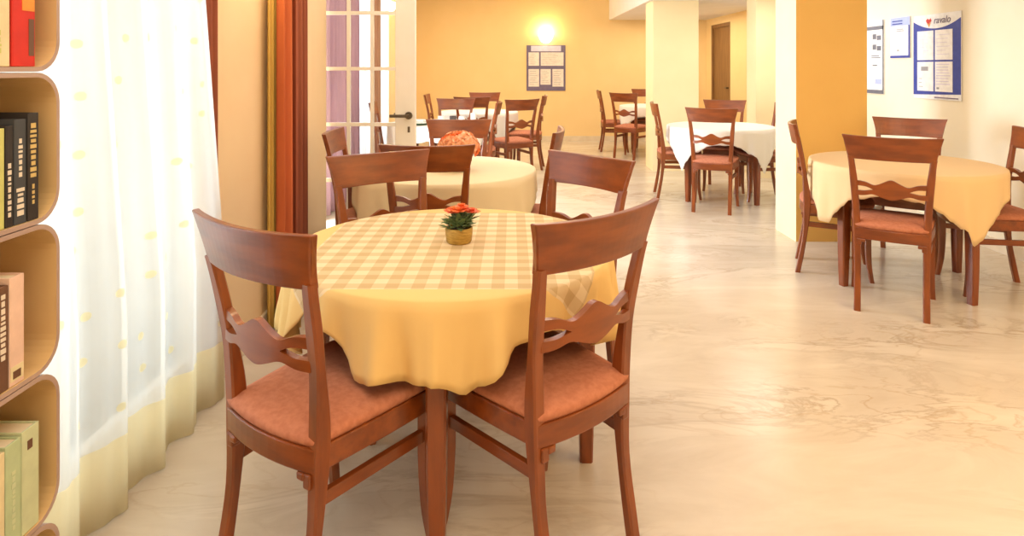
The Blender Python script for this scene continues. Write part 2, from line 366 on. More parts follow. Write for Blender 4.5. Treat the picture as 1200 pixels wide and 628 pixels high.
# ------------------------------------------------------------------ glazed door (open leaf standing out from the left wall)
def glazed_door():
    d = thing('glazed_door', 'open white glazed door with small panes and a dark lever handle', 'door', (-1.299,4.245,0))
    w, t, hh = .646, .04, 2.14
    st_l, st_r = .03, .138
    bm = B(0,0,.01,st_l,t,hh); box(bm, w-st_r,0,.01,w,t,hh); box(bm, st_l,0,hh-.10,w-st_r,t,hh); box(bm, st_l,0,.01,w-st_r,t,.20)
    obj('door_frame', bm, 'white', d, bevel=.004)
    bm = bmesh.new()
    zr = [1.325-(y-79)*4.245/735 for y in (-50.5,15,80.5,146,211.5)]
    for z in zr: box(bm, st_l,.006,z-.012,w-st_r,.034,z+.012)
    for k in (1,2):
        x = st_l+(w-st_r-st_l)*k/3
        box(bm, x-.011,.007,.20,x+.011,.033,hh-.10)
    obj('glazing_bars', bm, 'white', d)
    obj('glass_pane', B(st_l,.018,.20,w-st_r,.022,hh-.10), 'glass', d)
    for s, name in ((-1,'lever_handle'),(1,'lever_handle')):
        bm = bmesh.new(); y = -.006 if s<0 else t+.006
        box(bm, w-.055, min(y, y-s*.012)-.004, .90, w-.02, max(y,y-s*.012)+.004, 1.06) if False else None
        yy = -.012 if s<0 else t+.012
        lathe(bm, [(.001,-.008),(.026,-.008),(.026,.006),(.001,.006)], 16)
        bmesh.ops.rotate(bm, verts=bm.verts[:], cent=(0,0,0), matrix=Matrix.Rotation(H,3,'X'))
        bmesh.ops.translate(bm, verts=bm.verts[:], vec=(w-.045, yy if s>0 else yy, 1.0))
        y2 = yy+s*.045
        box(bm, w-.054, min(yy,y2), .991, w-.036, max(yy,y2), 1.009)
        box(bm, w-.165, y2-.008, .990, w-.036, y2+.008, 1.010)
        obj(name, bm, 'brass', d, bevel=.003)
    bm = bmesh.new(); box(bm, w-.053,-.006,.885,w-.037,0,.925)
    obj('keyhole_plate', bm, 'brass', d, bevel=.002)
glazed_door()

# brown door on the far right wall
bm = B(XR+.02,10.12,.01,XR+.07,10.94,2.0)
d2 = struct('door_2', bm, 'brown_door', bevel=.004)
bm = B(XR-.005,10.06,0,XR+.1,10.12,2.06); box(bm, XR-.005,10.94,0,XR+.1,11.0,2.06); box(bm, XR-.005,10.12,2.0,XR+.1,10.94,2.06)
obj('door_frame', bm, 'brown_door', d2)
bm = B(XR+.0,10.19,.98,XR+.02,10.21,1.0); box(bm, XR-.02,10.19,.98,XR+.0,10.30,1.0)
obj('door_handle', bm, 'brass', d2)

# ------------------------------------------------------------------ wall lamps
def sconce(loc, rz, label, power):
    s = thing('wall_lamp', label, 'lamp', loc, rz, )
    bm = bmesh.new(); box(bm, -.05,-.02,-.05,.05,0,.05); obj('mount_plate', bm, 'white', s, bevel=.006)
    n = 20; rings = []
    for r, z in ((.03,-.07),(.07,-.05),(.10,-.01),(.125,.05),(.13,.06)):
        rings.append([(r*math.cos(math.pi+math.pi*i/n), -.005+r*math.sin(math.pi+math.pi*i/n)*.85, z) for i in range(n+1)])
    bm = bmesh.new(); vr = [[bm.verts.new(p) for p in r] for r in rings]
    for a,b in zip(vr,vr[1:]):
        for i in range(n): bm.faces.new((a[i],a[i+1],b[i+1],b[i]))
    obj('lamp_shade', bm, 'lamp_glow', s, smooth=True, solid=.004)
    l = bpy.data.lights.new('wall_lamp_bulb','POINT'); l.energy = power; l.color = (1,.78,.38); l.shadow_soft_size = .06
    b = bpy.data.objects.new('lamp_bulb', l); COL.objects.link(b); b.parent = s; b.location = (0,-.10,.12)
    return s
sconce((.61,YB,1.84), 0, 'glowing bowl wall lamp on the yellow back wall above the notice board', 11)
sconce((XF,8.95,2.19), H, 'glowing wall lamp seen through the top right pane of the glazed door', 7)

# ------------------------------------------------------------------ notice boards
def text_mesh(txt, size, m, parent, loc, rot, shear=0):
    c = bpy.data.curves.new('lettering','FONT'); c.body = txt; c.size = size; c.extrude = .0006; c.align_x = 'CENTER'; c.align_y = 'CENTER'; c.shear = shear
    o = bpy.data.objects.new('lettering_curve', c); COL.objects.link(o)
    dg = bpy.context.evaluated_depsgraph_get(); me = bpy.data.meshes.new_from_object(o.evaluated_get(dg))
    bpy.data.objects.remove(o)
    me.name = 'lettering'; t = bpy.data.objects.new('lettering', me); COL.objects.link(t); t.parent = parent
    me.materials.clear(); me.materials.append(M[m]); t.location = loc; t.rotation_euler = rot
    return t
plain('blue_print', (.045,.07,.36)); plain('white_print', (.86,.86,.88)); plain('grey_print', (.33,.33,.36)); plain('slate_print', (.16,.17,.22))
plain('light_blue_print', (.42,.50,.80)); plain('red_print', (.60,.06,.05)); plain('orange_print', (.75,.40,.12)); plain('violet_grey', (.17,.14,.24))
plain('sheet_print', (.84,.76,.70)); plain('ink', (.10,.09,.12)); plain('pale_lilac', (.66,.64,.82))
def sheet_lines(bm, x0, z0, x1, z1, n, y, frac=(.5,.95), h=.35):
    for i in range(n):
        zz = z1-(z1-z0)*(i+.5)/n; hh = (z1-z0)/n*h/2
        box(bm, x0, y-.0006, zz-hh, x0+(x1-x0)*random.uniform(*frac), y, zz+hh)
# boards are built facing -y, origin at lower left on the wall
def board_big():
    w, h = .575, .705
    b = thing('notice_board', 'large white and blue notice board with four sheets on the white right wall', 'notice board', (XR-.002,5.45,1.062), -H)
    obj('backing', B(0,-.008,0,w,0,h), 'white_print', b, bevel=.001)
    bm = bmesh.new()
    # blue field with a curved upper edge and lifted lower right corner
    n = 24; top = lambda x: .585+.07*((x/w-.5)*2)**2*1.0; bot = lambda x: .03+.06*max(0,(x/w-.45))*.0+ .02*(x/w)
    loft(bm, [[(x,-.0095,bot(x)),(x,-.0083,bot(x)),(x,-.0083,top(x)),(x,-.0095,top(x))] for x in [w*i/n for i in range(n+1)]])
    obj('blue_field', bm, 'blue_print', b)
    for i,x in enumerate((.055,.28)):
        for j,z in enumerate((.065,.325)):
            s = obj('paper_sheet', B(x,-.012,z,x+.205,-.0098,z+.245), 'white_print', b)
            bm = bmesh.new()
            if j==1: sheet_lines(bm, x+.02,z+.03,x+.185,z+.22,6,-.0122,(.6,.95),.12)
            elif i==0:
                sheet_lines(bm, x+.02,z+.02,x+.18,z+.12,3,-.0122,(.2,.4),.15); obj('printed_picture', B(x+.05,-.0128,z+.17,x+.14,-.0122,z+.205), 'grey_print', s)
            else: sheet_lines(bm, x+.015,z+.05,x+.19,z+.235,8,-.0122,(.8,1),.3); obj('printed_picture', B(x+.02,-.0128,z+.02,x+.05,-.0122,z+.035), 'grey_print', s)
            obj('lettering', bm, 'grey_print' if j==0 and i==0 else 'pale_lilac', s)
    # header: small heart-like red and orange mark, then slanted lettering
    bm = bmesh.new()
    vs = [bm.verts.new((x,-.0105,z)) for x,z in ((.165,.655),(.185,.672),(.205,.66),(.225,.672),(.235,.65),(.2,.625),(.175,.64))]
    bm.faces.new(vs); obj('red_mark', bm, 'red_print', b, solid=.001)
    bm = bmesh.new(); vs = [bm.verts.new((x,-.0105,z)) for x,z in ((.175,.638),(.2,.624),(.228,.640),(.205,.598))]
    bm.faces.new(vs); obj('orange_mark', bm, 'orange_print', b, solid=.001)
    text_mesh('ravalo', .082, 'violet_grey', b, (.36,-.0105,.650), (H,0,0), .25)
    bm = bmesh.new(); sheet_lines(bm, .27,.010,.56,.022,1,-.0105,(.95,1),.8); obj('foot_print', bm, 'violet_grey', b)
board_big()
def board_small():
    w, h = .285, .365
    b = thing('notice_board', 'small pale blue framed notice left of the large blue board', 'notice board', (XR-.002,5.785,1.41), -H)
    obj('backing', B(0,-.008,0,w,0,h), 'white_print', b)
    obj('header_band', B(0,-.0095,h-.075,w,-.008,h), 'light_blue_print', b)
    bm = B(w-.022,-.0095,0,w,-.008,h-.075); box(bm, 0,-.0095,0,w-.022,-.008,.022)
    obj('border', bm, 'blue_print', b)
    bm = bmesh.new(); sheet_lines(bm, .03,h-.07,w-.05,h-.02,2,-.0097,(.7,.95),.4); obj('header_print', bm, 'blue_print', b)
    bm = bmesh.new(); sheet_lines(bm, .09,h-.13,w-.08,h-.10,2,-.0082,(.8,1),.5); obj('printed_picture', B(.10,-.0086,.06,.13,-.008,.075), 'grey_print', b); obj('lettering', bm, 'grey_print', b)
board_small()
def board_left():
    w, h = .40, .70
    b = thing('notice_board', 'tall grey edged white notice partly hidden behind the ochre column', 'notice board', (XR-.002,6.29,1.075), -H)
    obj('backing', B(0,-.008,0,w,0,h), 'white_print', b)
    bm = B(w-.018,-.010,.03,w,-.008,h); box(bm, 0,-.010,0,w,-.008,.035); box(bm, 0,-.010,h-.09,w,-.008,h-.055)
    obj('border', bm, 'slate_print', b)
    bm = bmesh.new()
    for z in (.52,.42):
        obj('printed_picture', B(.22,-.0088,z,.28,-.008,z+.05), 'slate_print', b); obj('printed_picture', B(.29,-.0088,z-.01,.36,-.008,z+.035), 'slate_print', b)
    sheet_lines(bm, .20,.335,.37,.37,2,-.0082,(.7,1),.5); sheet_lines(bm, .22,.26,.3,.28,1,-.0082,(.9,1),.6)
    obj('lettering', bm, 'slate_print', b)
    bm = B(.26,-.0088,.09,.37,-.008,.14); obj('blue_print_patch', bm, 'light_blue_print', b)
board_left()
def board_back():
    w, h = .70, .82
    b = thing('notice_board', 'notice board with slate bands and pale sheets on the yellow back wall under the lamp', 'notice board', (.262,YB-.002,.905))
    obj('backing', B(0,-.012,0,w,0,h), 'violet_grey', b, bevel=.002)
    obj('header_band', B(.08,-.014,h-.11,w-.08,-.012,h-.01), 'pale_lilac', b)
    for x0,x1,z0,z1 in ((.035,.225,.45,.69),(.255,.665,.45,.69),(.035,.225,.075,.39),(.25,.435,.11,.39),(.465,.665,.075,.39)):
        s = obj('paper_sheet', B(x0,-.016,z0,x1,-.012,z1), 'sheet_print', b)
        bm = bmesh.new(); sheet_lines(bm, x0+.02,z0+.02,x1-.02,z1-.02,7,-.0162,(.5,1),.15); obj('lettering', bm, 'grey_print', s)
board_back()

# ------------------------------------------------------------------ chairs
def ylean(z):
    pts = ((0,-.055),(.1,-.036),(.25,-.012),(.42,0),(.52,-.002),(.62,-.013),(.72,-.028),(.82,-.047),(.90,-.064),(.96,-.076))
    for (a,b),(c,d) in zip(pts,pts[1:]):
        if z <= c: return b+(d-b)*(z-a)/(c-a)
    return pts[-1][1]
def xpost(z):
    pts = ((0,.158),(.25,.159),(.42,.162),(.52,.165),(.62,.171),(.72,.178),(.82,.187),(.90,.198),(.96,.208))
    for (a,b),(c,d) in zip(pts,pts[1:]):
        if z <= c: return b+(d-b)*(z-a)/(c-a)
    return pts[-1][1]
def seat_outline(e=0, n=12):
    P = []
    # rear edge bowed, sides splayed, front bowed, rounded front corners
    for i in range(n+1):
        u = -1+2*i/n; P.append((u*(.172+e), -.022-e-.022*(1-u*u)))
    for i in range(1,7):
        t = i/7; P.append((.172+e+(.211-.172)*t+.004*math.sin(math.pi*t), -.022-e+(.367+.022)*t*.93))
    for i in range(1,6):
        a = math.pi/2*i/6; P.append((.182+e+.03*math.cos(a), .342+e*.6+.03*math.sin(a)))
    for i in range(n+1):
        u = 1-2*i/n; P.append((u*(.182+e*.6), .372+e+.022*(1-u*u)))
    for i in range(1,6):
        a = math.pi/2+math.pi/2*i/6; P.append((-.182-e+.03*math.cos(a), .342+e*.6+.03*math.sin(a)))
    for i in range(6,0,-1):
        t = i/7; P.append((-(.172+e+(.211-.172)*t+.004*math.sin(math.pi*t)), -.022-e+(.367+.022)*t*.93))
    return P
def make_chair(label, group):
    t = thing('dining_chair', label, 'chair', (0,0,0), 0, group)
    ol = seat_outline(0)
    sf = bmesh.new(); loft(sf, [[(x,y,z) for x,y in ol] for z in (.388,.447)])
    for s in (-1,1):     # corner blocks under the rear rail
        box(sf, s*.150-.012,-.030,.352,s*.150+.012,-.004,.388); box(sf, s*.132-.012,-.034,.370,s*.132+.012,-.010,.388)
    obj('seat_frame', sf, 'wood_cross', t, bevel=.004)
    cu = bmesh.new(); cx, cy = 0, .18
    rings = []
    for e, z in ((-.006,.447),(-.001,.456),(.000,.465),(-.006,.474)):
        rings.append([(x,y,z) for x,y in seat_outline(e)])
    for k, dz in ((.86,.482),(.66,.488),(.4,.491),(.12,.492)):
        rings.append([(cx+(x-cx)*k, cy+(y-cy)*k, dz) for x,y in ol])
    loft(cu, rings); obj('seat_cushion', cu, 'seat', t, smooth=True)
    for s in (-1,1):
        bm = bmesh.new()
        zs = (0,.1,.25,.40,.50,.62,.72,.80,.842)
        post(bm, [(s*xpost(z), ylean(z), z, .033 if z<.3 else (.036 if z<.75 else .031), .030 if z<.2 else (.042 if .3<z<.6 else .028)) for z in zs])
        obj('rear_post', bm, 'wood', t, smooth=False, bevel=.0)
        bm = bmesh.new()
        post(bm, [(s*.190,.342,.39,.038,.038),(s*.190,.340,.25,.036,.036),(s*.192,.344,.12,.031,.031),(s*.197,.356,.03,.027,.027),(s*.200,.362,0,.026,.026)])
        obj('front_leg', bm, 'wood', t)
        bm = bmesh.new()
        a = Vector((s*.160,.0,.318)); b = Vector((s*.190,.336,.318))
        rings = [[(p.x+dx, p.y, p.z+dz) for dx,dz in ((-.009,-.016),(.009,-.016),(.009,.016),(-.009,.016))] for p in (a,b)]
        loft(bm, rings); obj('side_stretcher', bm, 'wood_side', t, bevel=.002)
    # curved top rail with flared ears
    bm = bmesh.new(); n = 18; nzr = 5; rings = []
    for i in range(n+1):
        u = -1+2*i/n; ring_f, ring_b = [], []
        for k in range(nzr+1):
            v = k/nzr; z = .828+.127*v+.006*u*u*v
            hw = .203+.030*v**1.6
            y = ylean(z)-.036*(1-u*u)+.004
            ring_f.append((u*hw, y+.011, z)); ring_b.append((u*hw, y-.011, z))
        rings.append(ring_b+list(reversed(ring_f)))
    loft(bm, rings); obj('top_rail', bm, 'wood_cross', t, bevel=.004)
    # carved slat: two arms per side meeting in a lens
    bm = bmesh.new(); n = 40
    xs = [-.166+.332*i/n for i in range(n+1)]
    yy = lambda x: ylean(.665)-.030*(1-(x/.17)**2)
    def top(x):
        u = abs(x)/.166
        return .700+.022*math.exp(-(u/.20)**2)-.014*math.exp(-((u-.48)/.18)**2)+.006*u
    def bot(x):
        u = abs(x)/.166
        return .628-.012*math.exp(-(u/.22)**2)+.012*math.exp(-((u-.52)/.2)**2)-.002*u
    def gap(x):   # half height of the slit between upper and lower arm
        u = abs(x)/.166
        return 0 if u < .50 else .013*math.sin(min(1,(u-.50)/.32)*math.pi/2)
    mid = lambda x: .5*(top(x)+bot(x))
    ribbon(bm, xs, yy, top, lambda x: mid(x)+gap(x), .018, 0)
    ribbon(bm, xs, yy, lambda x: mid(x)-gap(x), bot, .018, 0)
    obj('back_slat', bm, 'wood_cross', t, bevel=0)
    return t
first = None
def copy_tree(o, parent=None):
    c = o.copy(); COL.objects.link(c)
    if parent: c.parent = parent
    for ch in list(o.children): copy_tree(ch, c)
    return c
GR = {}
def chair(cx, cy, fx, fy, label, group):
    """cx, cy: middle of the top rail; fx, fy: direction the sitter faces"""
    global first
    l = math.hypot(fx,fy); fx, fy = fx/l, fy/l
    if first is None: first = make_chair(label, group); o = first
    else: o = copy_tree(first); o['label'] = label; o['group'] = group
    o.location = (cx+fx*.09, cy+fy*.09, 0); o.rotation_euler = (0,0,math.atan2(-fx, fy))
    return o
g = 'dining chairs around the front checked table'
chair(-.633,1.475, .55,.835, 'wooden chair nearest the sheer curtain, front left of the checked table', g)
chair(.238,1.592, -.64,.768, 'wooden chair in the front right of the picture, its back to the marble floor', g)
chair(-.575,2.70, .55,-.835, 'wooden chair at the far left of the checked table, behind the front left chair', g)
chair(.335,2.62, -.74,-.67, 'wooden chair behind the checked table with a shiny pale highlight on its top rail', g)
g = 'dining chairs around the second table'
chair(-.405,2.965, .02,1, 'wooden chair directly behind the small flower pot, its back to the camera', g)
chair(-1.05,3.63, .995,.05, 'wooden chair standing right in front of the glazed door panes', g)
chair(.285,3.71, -.985,.14, 'wooden chair at the right side of the plain cream second table', g)
chair(-.375,4.43, 0,-1, 'wooden chair just behind the orange bouquet, facing the camera', g)
g = 'dining chairs around the right table'
chair(2.00,3.31, .53,.85, 'wooden chair in front of the right hand table, its back square to the camera', g)
chair(1.885,4.225, .91,-.41, 'wooden chair at the foot of the ochre column, seen edge on', g)
chair(2.88,4.55, -.62,-.78, 'wooden chair behind the right hand table, beneath the wall notices', g)
chair(3.115,3.715, -.95,.24, 'wooden chair cut by the right edge of the picture', g)
g = 'dining chairs around the white clothed table between the columns'
chair(1.795,5.66, .40,.915, 'wooden chair with pinkish seat in front of the white clothed table, back to the camera', g)
chair(1.465,6.53, .98,-.12, 'wooden chair left of the white clothed table, seen from the side before the cream column', g)
chair(2.40,7.08, -.35,-.94, 'wooden chair behind the white clothed table, below the brown door', g)
chair(2.78,6.36, -1,.03, 'wooden chair right of the white clothed table, partly behind the ochre column', g)
g = 'dining chairs around the far table by the back wall'
chair(1.59,9.01, .62,.78, 'wooden chair just left of the cream column, back to the camera near the back wall', g)
chair(1.37,10.0, .96,-.05, 'wooden chair farthest left of the group left of the cream column, seen side on', g)
chair(2.27,10.72, -.05,-1, 'wooden chair peeping out from behind the cream column by the back wall', g)
g = 'dining chairs around the third table behind the bouquet'
chair(-.66,7.41, -.1,-1, 'wooden chair facing the camera behind the white cups', g)
chair(-.13,6.66, -1,.04, 'wooden chair right of the cups, seen edge on', g)
chair(-1.485,6.62, .98,.08, 'wooden chair seen through the middle panes of the glazed door', g)
g = 'dining chairs around the fourth table near the back wall'
chair(.13,7.22, -.50,.87, 'wooden chair standing clear below left of the back wall notice board, back to the camera', g)
chair(.44,8.25, -1,.12, 'wooden chair under the right part of the back wall notice board, seen side on', g)
chair(-.40,9.22, .04,-1, 'wooden chair farthest back at the fourth table, facing the camera', g)
chair(-1.17,8.5, 1,0, 'wooden chair just right of the glazed door stile, low against the yellow wall', g)
chair(-.50,7.78, .05,1, 'wooden chair back to back with the chair behind the cups', g)

# ------------------------------------------------------------------ tables and cloths
R = .525; ZT = .728
def make_table(label, group, leg_r=.45):
    t = thing('round_table', label, 'table', (0,0,0), 0, group)
    bm = bmesh.new(); lathe(bm, [(.01,.700),(R-.012,.700),(R-.004,.706),(R-.004,.720),(R-.012,.726),(.01,.726)], 64)
    obj('table_top', bm, 'wood_cross', t)
    bm = bmesh.new()
    s = leg_r-.035
    for a in range(4):
        b2 = bmesh.new(); box(b2, -s*.7071+.02, s*.7071-.011,.62,s*.7071-.02,s*.7071+.011,.700)
        bmesh.ops.rotate(b2, verts=b2.verts[:], cent=(0,0,0), matrix=Matrix.Rotation(math.pi/4+a*H,3,'Z'))
        me = bpy.data.meshes.new('tmp'); b2.to_mesh(me); b2.free(); bm.from_mesh(me); bpy.data.meshes.remove(me)
    obj('apron', bm, 'wood_cross', t)
    for a in range(4):
        x, y = leg_r*math.cos(a*H), leg_r*math.sin(a*H); q = 1.0
        bm = bmesh.new(); post(bm, [(x,y,.70,.056,.056),(x,y,.45,.055,.055),(x,y,.2,.051,.051),(x,y,0,.042,.042)], 3, .006)
        bmesh.ops.rotate(bm, verts=bm.verts[:], cent=(x,y,0), matrix=Matrix.Rotation(0,3,'Z'))
        obj('leg', bm, 'wood', t)
    return t
TB = None
def table(x, y, rz, label, group='round dining tables'):
    global TB
    if TB is None: TB = make_table(label, group); o = TB
    else: o = copy_tree(TB); o['label'] = label
    o.location = (x,y,0); o.rotation_euler = (0,0,rz); return o
def interp(pts, a):
    a = a % 360
    P = sorted((p[0]%360, p[1]) for p in pts)
    P = [(P[-1][0]-360,P[-1][1])]+P+[(P[0][0]+360,P[0][1])]
    for (a0,d0),(a1,d1) in zip(P,P[1:]):
        if a0 <= a <= a1:
            t = (a-a0)/(a1-a0) if a1>a0 else 0
            t = t*t*(3-2*t); return d0+(d1-d0)*t
def cloth(x, y, label, m, drops, folds=17, amp=.013, seed=0, rz=0, group='tablecloths', flare=.004, lin=False):
    """drops: (angle in degrees measured from the camera side, counter-clockwise seen from above, drop)"""
    rnd = random.Random(seed)
    bm = bmesh.new(); uvl = bm.loops.layers.uv.new('UVMap')
    n = 200; top = ZT+.002; RR = R+.004
    ph = [rnd.uniform(0,6.28) for _ in range(3)]
    rings = []; uvs = []
    for r in (.06,.2,.34,.44,.50,RR-.008):
        rings.append([(r*math.sin(2*math.pi*i/n), -r*math.cos(2*math.pi*i/n), top) for i in range(n)]); uvs.append([r]*n)
    ang = [360*i/n for i in range(n)]
    dr = [interp(drops, a) for a in ang]
    NS = 9
    for k in range(NS+1):
        s = k/NS; ring = []; ur = []
        for i in range(n):
            a = math.radians(ang[i]); d = max(.012, dr[i])
            f = math.sin(folds*a+ph[0]+.8*math.sin(2*a+ph[1]))*.65+.35*math.sin(folds*1.7*a+ph[2])
            dd = s*d
            rad = RR+ (.004 if k else 0)+ flare*dd/.25 + amp*f*min(1,(dd/.22))**1.0 + (0 if k else 0)
            zz = top-.008*(1 if k else .35)-dd + (.014*f*s*(d/.25))
            ring.append((rad*math.sin(a), -rad*math.cos(a), zz)); ur.append(RR+dd)
        rings.append(ring); uvs.append(ur)
    vr = [[bm.verts.new(p) for p in r] for r in rings]
    c = bm.verts.new((0,0,top))
    def uvof(k,i): a = math.radians(ang[i]); return (uvs[k][i]*math.sin(a), -uvs[k][i]*math.cos(a))
    for i in range(n):
        f = bm.faces.new((c, vr[0][i], vr[0][(i+1)%n])); f.smooth = True
        for lp, uv in zip(f.loops, ((0,0),uvof(0,i),uvof(0,(i+1)%n))): lp[uvl].uv = uv
    for k in range(len(vr)-1):
        for i in range(n):
            j = (i+1)%n
            f = bm.faces.new((vr[k][i],vr[k+1][i],vr[k+1][j],vr[k][j])); f.smooth = True
            for lp, uv in zip(f.loops, (uvof(k,i),uvof(k+1,i),uvof(k+1,j),uvof(k,j))): lp[uvl].uv = uv
    o = obj('tablecloth', bm, m, None, smooth=True, solid=.002)
    o.location = (x,y,0); o.rotation_euler = (0,0,rz)
    return tag(o, label, 'tablecloth', group)
def square_drop(rot, side=.22, cap=.5):
    """drops of a square cloth whose corners point to rot, rot+90..."""
    P = []
    hs = R+side
    for a in range(0,360,6):
        q = math.radians(((a-rot+45)%90)-45)        # 0 at a corner
        L = hs/math.cos(math.pi/4-abs(q)); P.append((a, min(cap, L-R)))
    return P
T = dict(front=(-.20,2.12), second=(-.39,3.70), right=(2.45,3.94), white=(2.13,6.42), third=(-.79,6.70), fourth=(-.45,8.50), far=(2.22,9.80))
table(*T['front'], 0.0, 'round wooden table under the yellow checked cloth in front')
table(*T['second'], .87, 'round wooden table under the plain cream cloth with the orange bouquet')
table(*T['right'], .28, 'round wooden table under the peach cloth at the right, before the white wall')
table(*T['white'], .52, 'round wooden table under the white cloth between the two columns')
table(*T['third'], .71, 'round wooden table under the white cloth carrying cups behind the bouquet')
table(*T['fourth'], .61, 'round wooden table under the pale grey cloth farthest back on the left')
table(*T['far'], .62, 'round wooden table under the white cloth behind the cream column')
cloth(*T['front'], 'yellow tablecloth with a checked centre and wavy hem on the front table', 'cloth_check',
      [(-42,.06),(-33,.10),(-22,.215),(-12,.20),(0,.20),(9,.23),(13,.215),(25,.12),(34,.10),(45,.13),(62,.22),(90,.235),(130,.2),(180,.22),(212,.17),(240,.19),(270,.26),(300,.24)], folds=22, amp=.045, seed=3)
cloth(*T['second'], 'plain cream tablecloth under the orange bouquet on the second table', 'cloth_cream', square_drop(48,.13,.5), seed=5)
cloth(*T['right'], 'peach tablecloth hanging in a low point on the right hand table', 'cloth_peach', square_drop(8,.125,.5), seed=8)
cloth(*T['white'], 'white tablecloth on the table between the two columns', 'cloth_white', square_drop(30,.13,.5), seed=11)
cloth(*T['third'], 'white tablecloth under the white cups behind the bouquet', 'cloth_white', square_drop(41,.13,.5), seed=12)
cloth(*T['fourth'], 'pale tablecloth on the farthest table on the left near the back wall', 'cloth_white', square_drop(35,.13,.5), seed=13)
cloth(*T['far'], 'white tablecloth on the table half hidden by the cream column', 'cloth_white', square_drop(20,.13,.5), seed=14)

# ------------------------------------------------------------------ flowers
def blossom(bm, c, r, n=7, seed=0, axis=None):
    Q = Vector((0,0,1)).rotation_difference(Vector(axis)) if axis else None
    rnd = random.Random(seed)
    for ring,(k,tilt,sc) in enumerate(((n,.35,1.0),(n-1,.9,.75),(4,1.35,.5))):
        for i in range(k):
            a = 2*math.pi*i/k+ring*.5+rnd.uniform(-.15,.15); L = r*sc
            d = Vector((math.cos(a)*math.cos(tilt), math.sin(a)*math.cos(tilt), math.sin(tilt))); w = Vector((-math.sin(a),math.cos(a),0))*L*.38
            p = Vector(c)
            q = [p, p+d*L*.45+w, p+d*L+w*.6, p+d*L*1.08, p+d*L-w*.6, p+d*L*.45-w]
            up = Vector((0,0,L*.12)); q[2] -= up; q[3] -= up*1.5; q[4] -= up
            if Q: q = [p+Q@(v-p) for v in q]
            bm.faces.new([bm.verts.new(v) for v in q])
def foliage(bm, c, n, r, h, L, seed=0, lo=.1):
    rnd = random.Random(seed)
    for i in range(n):
        a = rnd.uniform(0,6.28); t = rnd.uniform(lo,1.25); rr = r*rnd.uniform(.1,.8)
        d = Vector((math.cos(a)*math.cos(t), math.sin(a)*math.cos(t), math.sin(t))); w = Vector((-math.sin(a),math.cos(a),rnd.uniform(-.3,.3)))*L*.22
        p = Vector(c)+Vector((math.cos(a)*rr, math.sin(a)*rr, h*rnd.uniform(0,.7)))
        l = L*rnd.uniform(.6,1.1)
        q = [p, p+d*l*.4+w, p+d*l+Vector((0,0,-l*.15)), p+d*l*.4-w]
        bm.faces.new([bm.verts.new(v) for v in q])
def pot_plant(loc, label):
    t = thing('potted_flowers', label, 'plant', loc)
    bm = bmesh.new(); lathe(bm, [(.002,0),(.038,0),(.043,.006),(.046,.03),(.047,.050),(.044,.053),(.040,.050),(.038,.042),(.002,.042)], 28)
    obj('pot', bm, 'pot', t, smooth=True)
    bm = bmesh.new(); lathe(bm, [(.002,.040),(.039,.042),(.03,.046),(.002,.047)], 18); obj('soil', bm, 'soil', t)
    bm = bmesh.new(); foliage(bm, (0,0,.045), 110, .045, .05, .050, 4); obj('foliage', bm, 'leaf', t, solid=.0006)
    rnd = random.Random(2)
    for i in range(11):
        a = rnd.uniform(0,6.28); r = .036*math.sqrt(i/10)
        bm = bmesh.new(); blossom(bm, (.008+1.15*r*math.cos(a), r*math.sin(a), .112-.25*r+rnd.uniform(-.006,.006)), .026, 8, i)
        f = obj('flower', bm, ('petal','petal','petal_red')[i%3], t, solid=.0006)
    return t
pot_plant((-.18,2.13,ZT+.0036), 'small golden pot of orange flowers on the checked table')
def bouquet(loc, label):
    t = thing('flower_arrangement', label, 'plant', loc)
    bm = bmesh.new(); lathe(bm, [(.002,0),(.05,0),(.06,.02),(.062,.07),(.055,.075),(.05,.06),(.002,.055)], 24); obj('bowl', bm, 'pot_white', t, smooth=True)
    bm = bmesh.new(); foliage(bm, (0,0,.08), 60, .05, .08, .06, 9); obj('foliage', bm, 'leaf', t, solid=.0006)
    rnd = random.Random(5)
    for i in range(48):
        a = i*2.39996; cz = 1-1.25*(i+.5)/48; sr = math.sqrt(max(0,1-cz*cz))
        nrm = (sr*math.cos(a), sr*math.sin(a), cz)
        bm = bmesh.new(); blossom(bm, (.105*nrm[0], .095*nrm[1], .135+.075*nrm[2]+rnd.uniform(-.006,.006)), .034, 9, i+40, nrm)
        obj('flower', bm, ('petal_pale','petal_pale','petal','petal_pale','petal_pale')[i%5], t, solid=.0008)
    return t
bouquet((-.305,3.60,ZT+.0036), 'round bouquet of peach and orange blossoms on the second table')

# ------------------------------------------------------------------ tableware on the third table
def cup(x, y, label, m, r=.035, h=.085):
    t = thing('cup', label, 'cup', (x,y,ZT+.0035), .4, 'cups on the third table')
    bm = bmesh.new(); lathe(bm, [(.001,0),(r*.8,0),(r,h*.3),(r,h),(r-.004,h),(r-.005,h*.3),(.001,.008)], 20); obj('cup_body', bm, m, t, smooth=True)
    bm = bmesh.new(); rings = []
    for i in range(9):
        a = -H+math.pi*i/8; c = Vector((r-.002+.024*math.cos(a), 0, h*.5+.026*math.sin(a)))
        rings.append([(c.x+.004*math.cos(b)*math.cos(a), .004*math.sin(b), c.z+.004*math.cos(b)*math.sin(a)) for b in (0,1.57,3.14,4.71)])
    loft(bm, rings); obj('cup_handle', bm, m, t, smooth=True)
cup(-.74,6.55,'white cup farthest left among the cups on the third table','pot_white')
cup(-.62,6.58,'dark cup between the white cups on the third table','dark')
cup(-.52,6.52,'white cup just right of the dark cup on the third table','pot_white')
cup(-.40,6.50,'tall white cup at the right end of the row of cups','pot_white',.03,.12)
t = thing('serving_tray', 'dark green tray on the left of the third table, by the glazed door', 'tray', (-.97,6.50,ZT+.0035))
bm = bmesh.new(); lathe(bm, [(.001,0),(.10,0),(.125,.022),(.128,.022),(.104,.006),(.001,.006)], 28); obj('tray_dish', bm, 'green', t, smooth=True)
bm = bmesh.new(); 
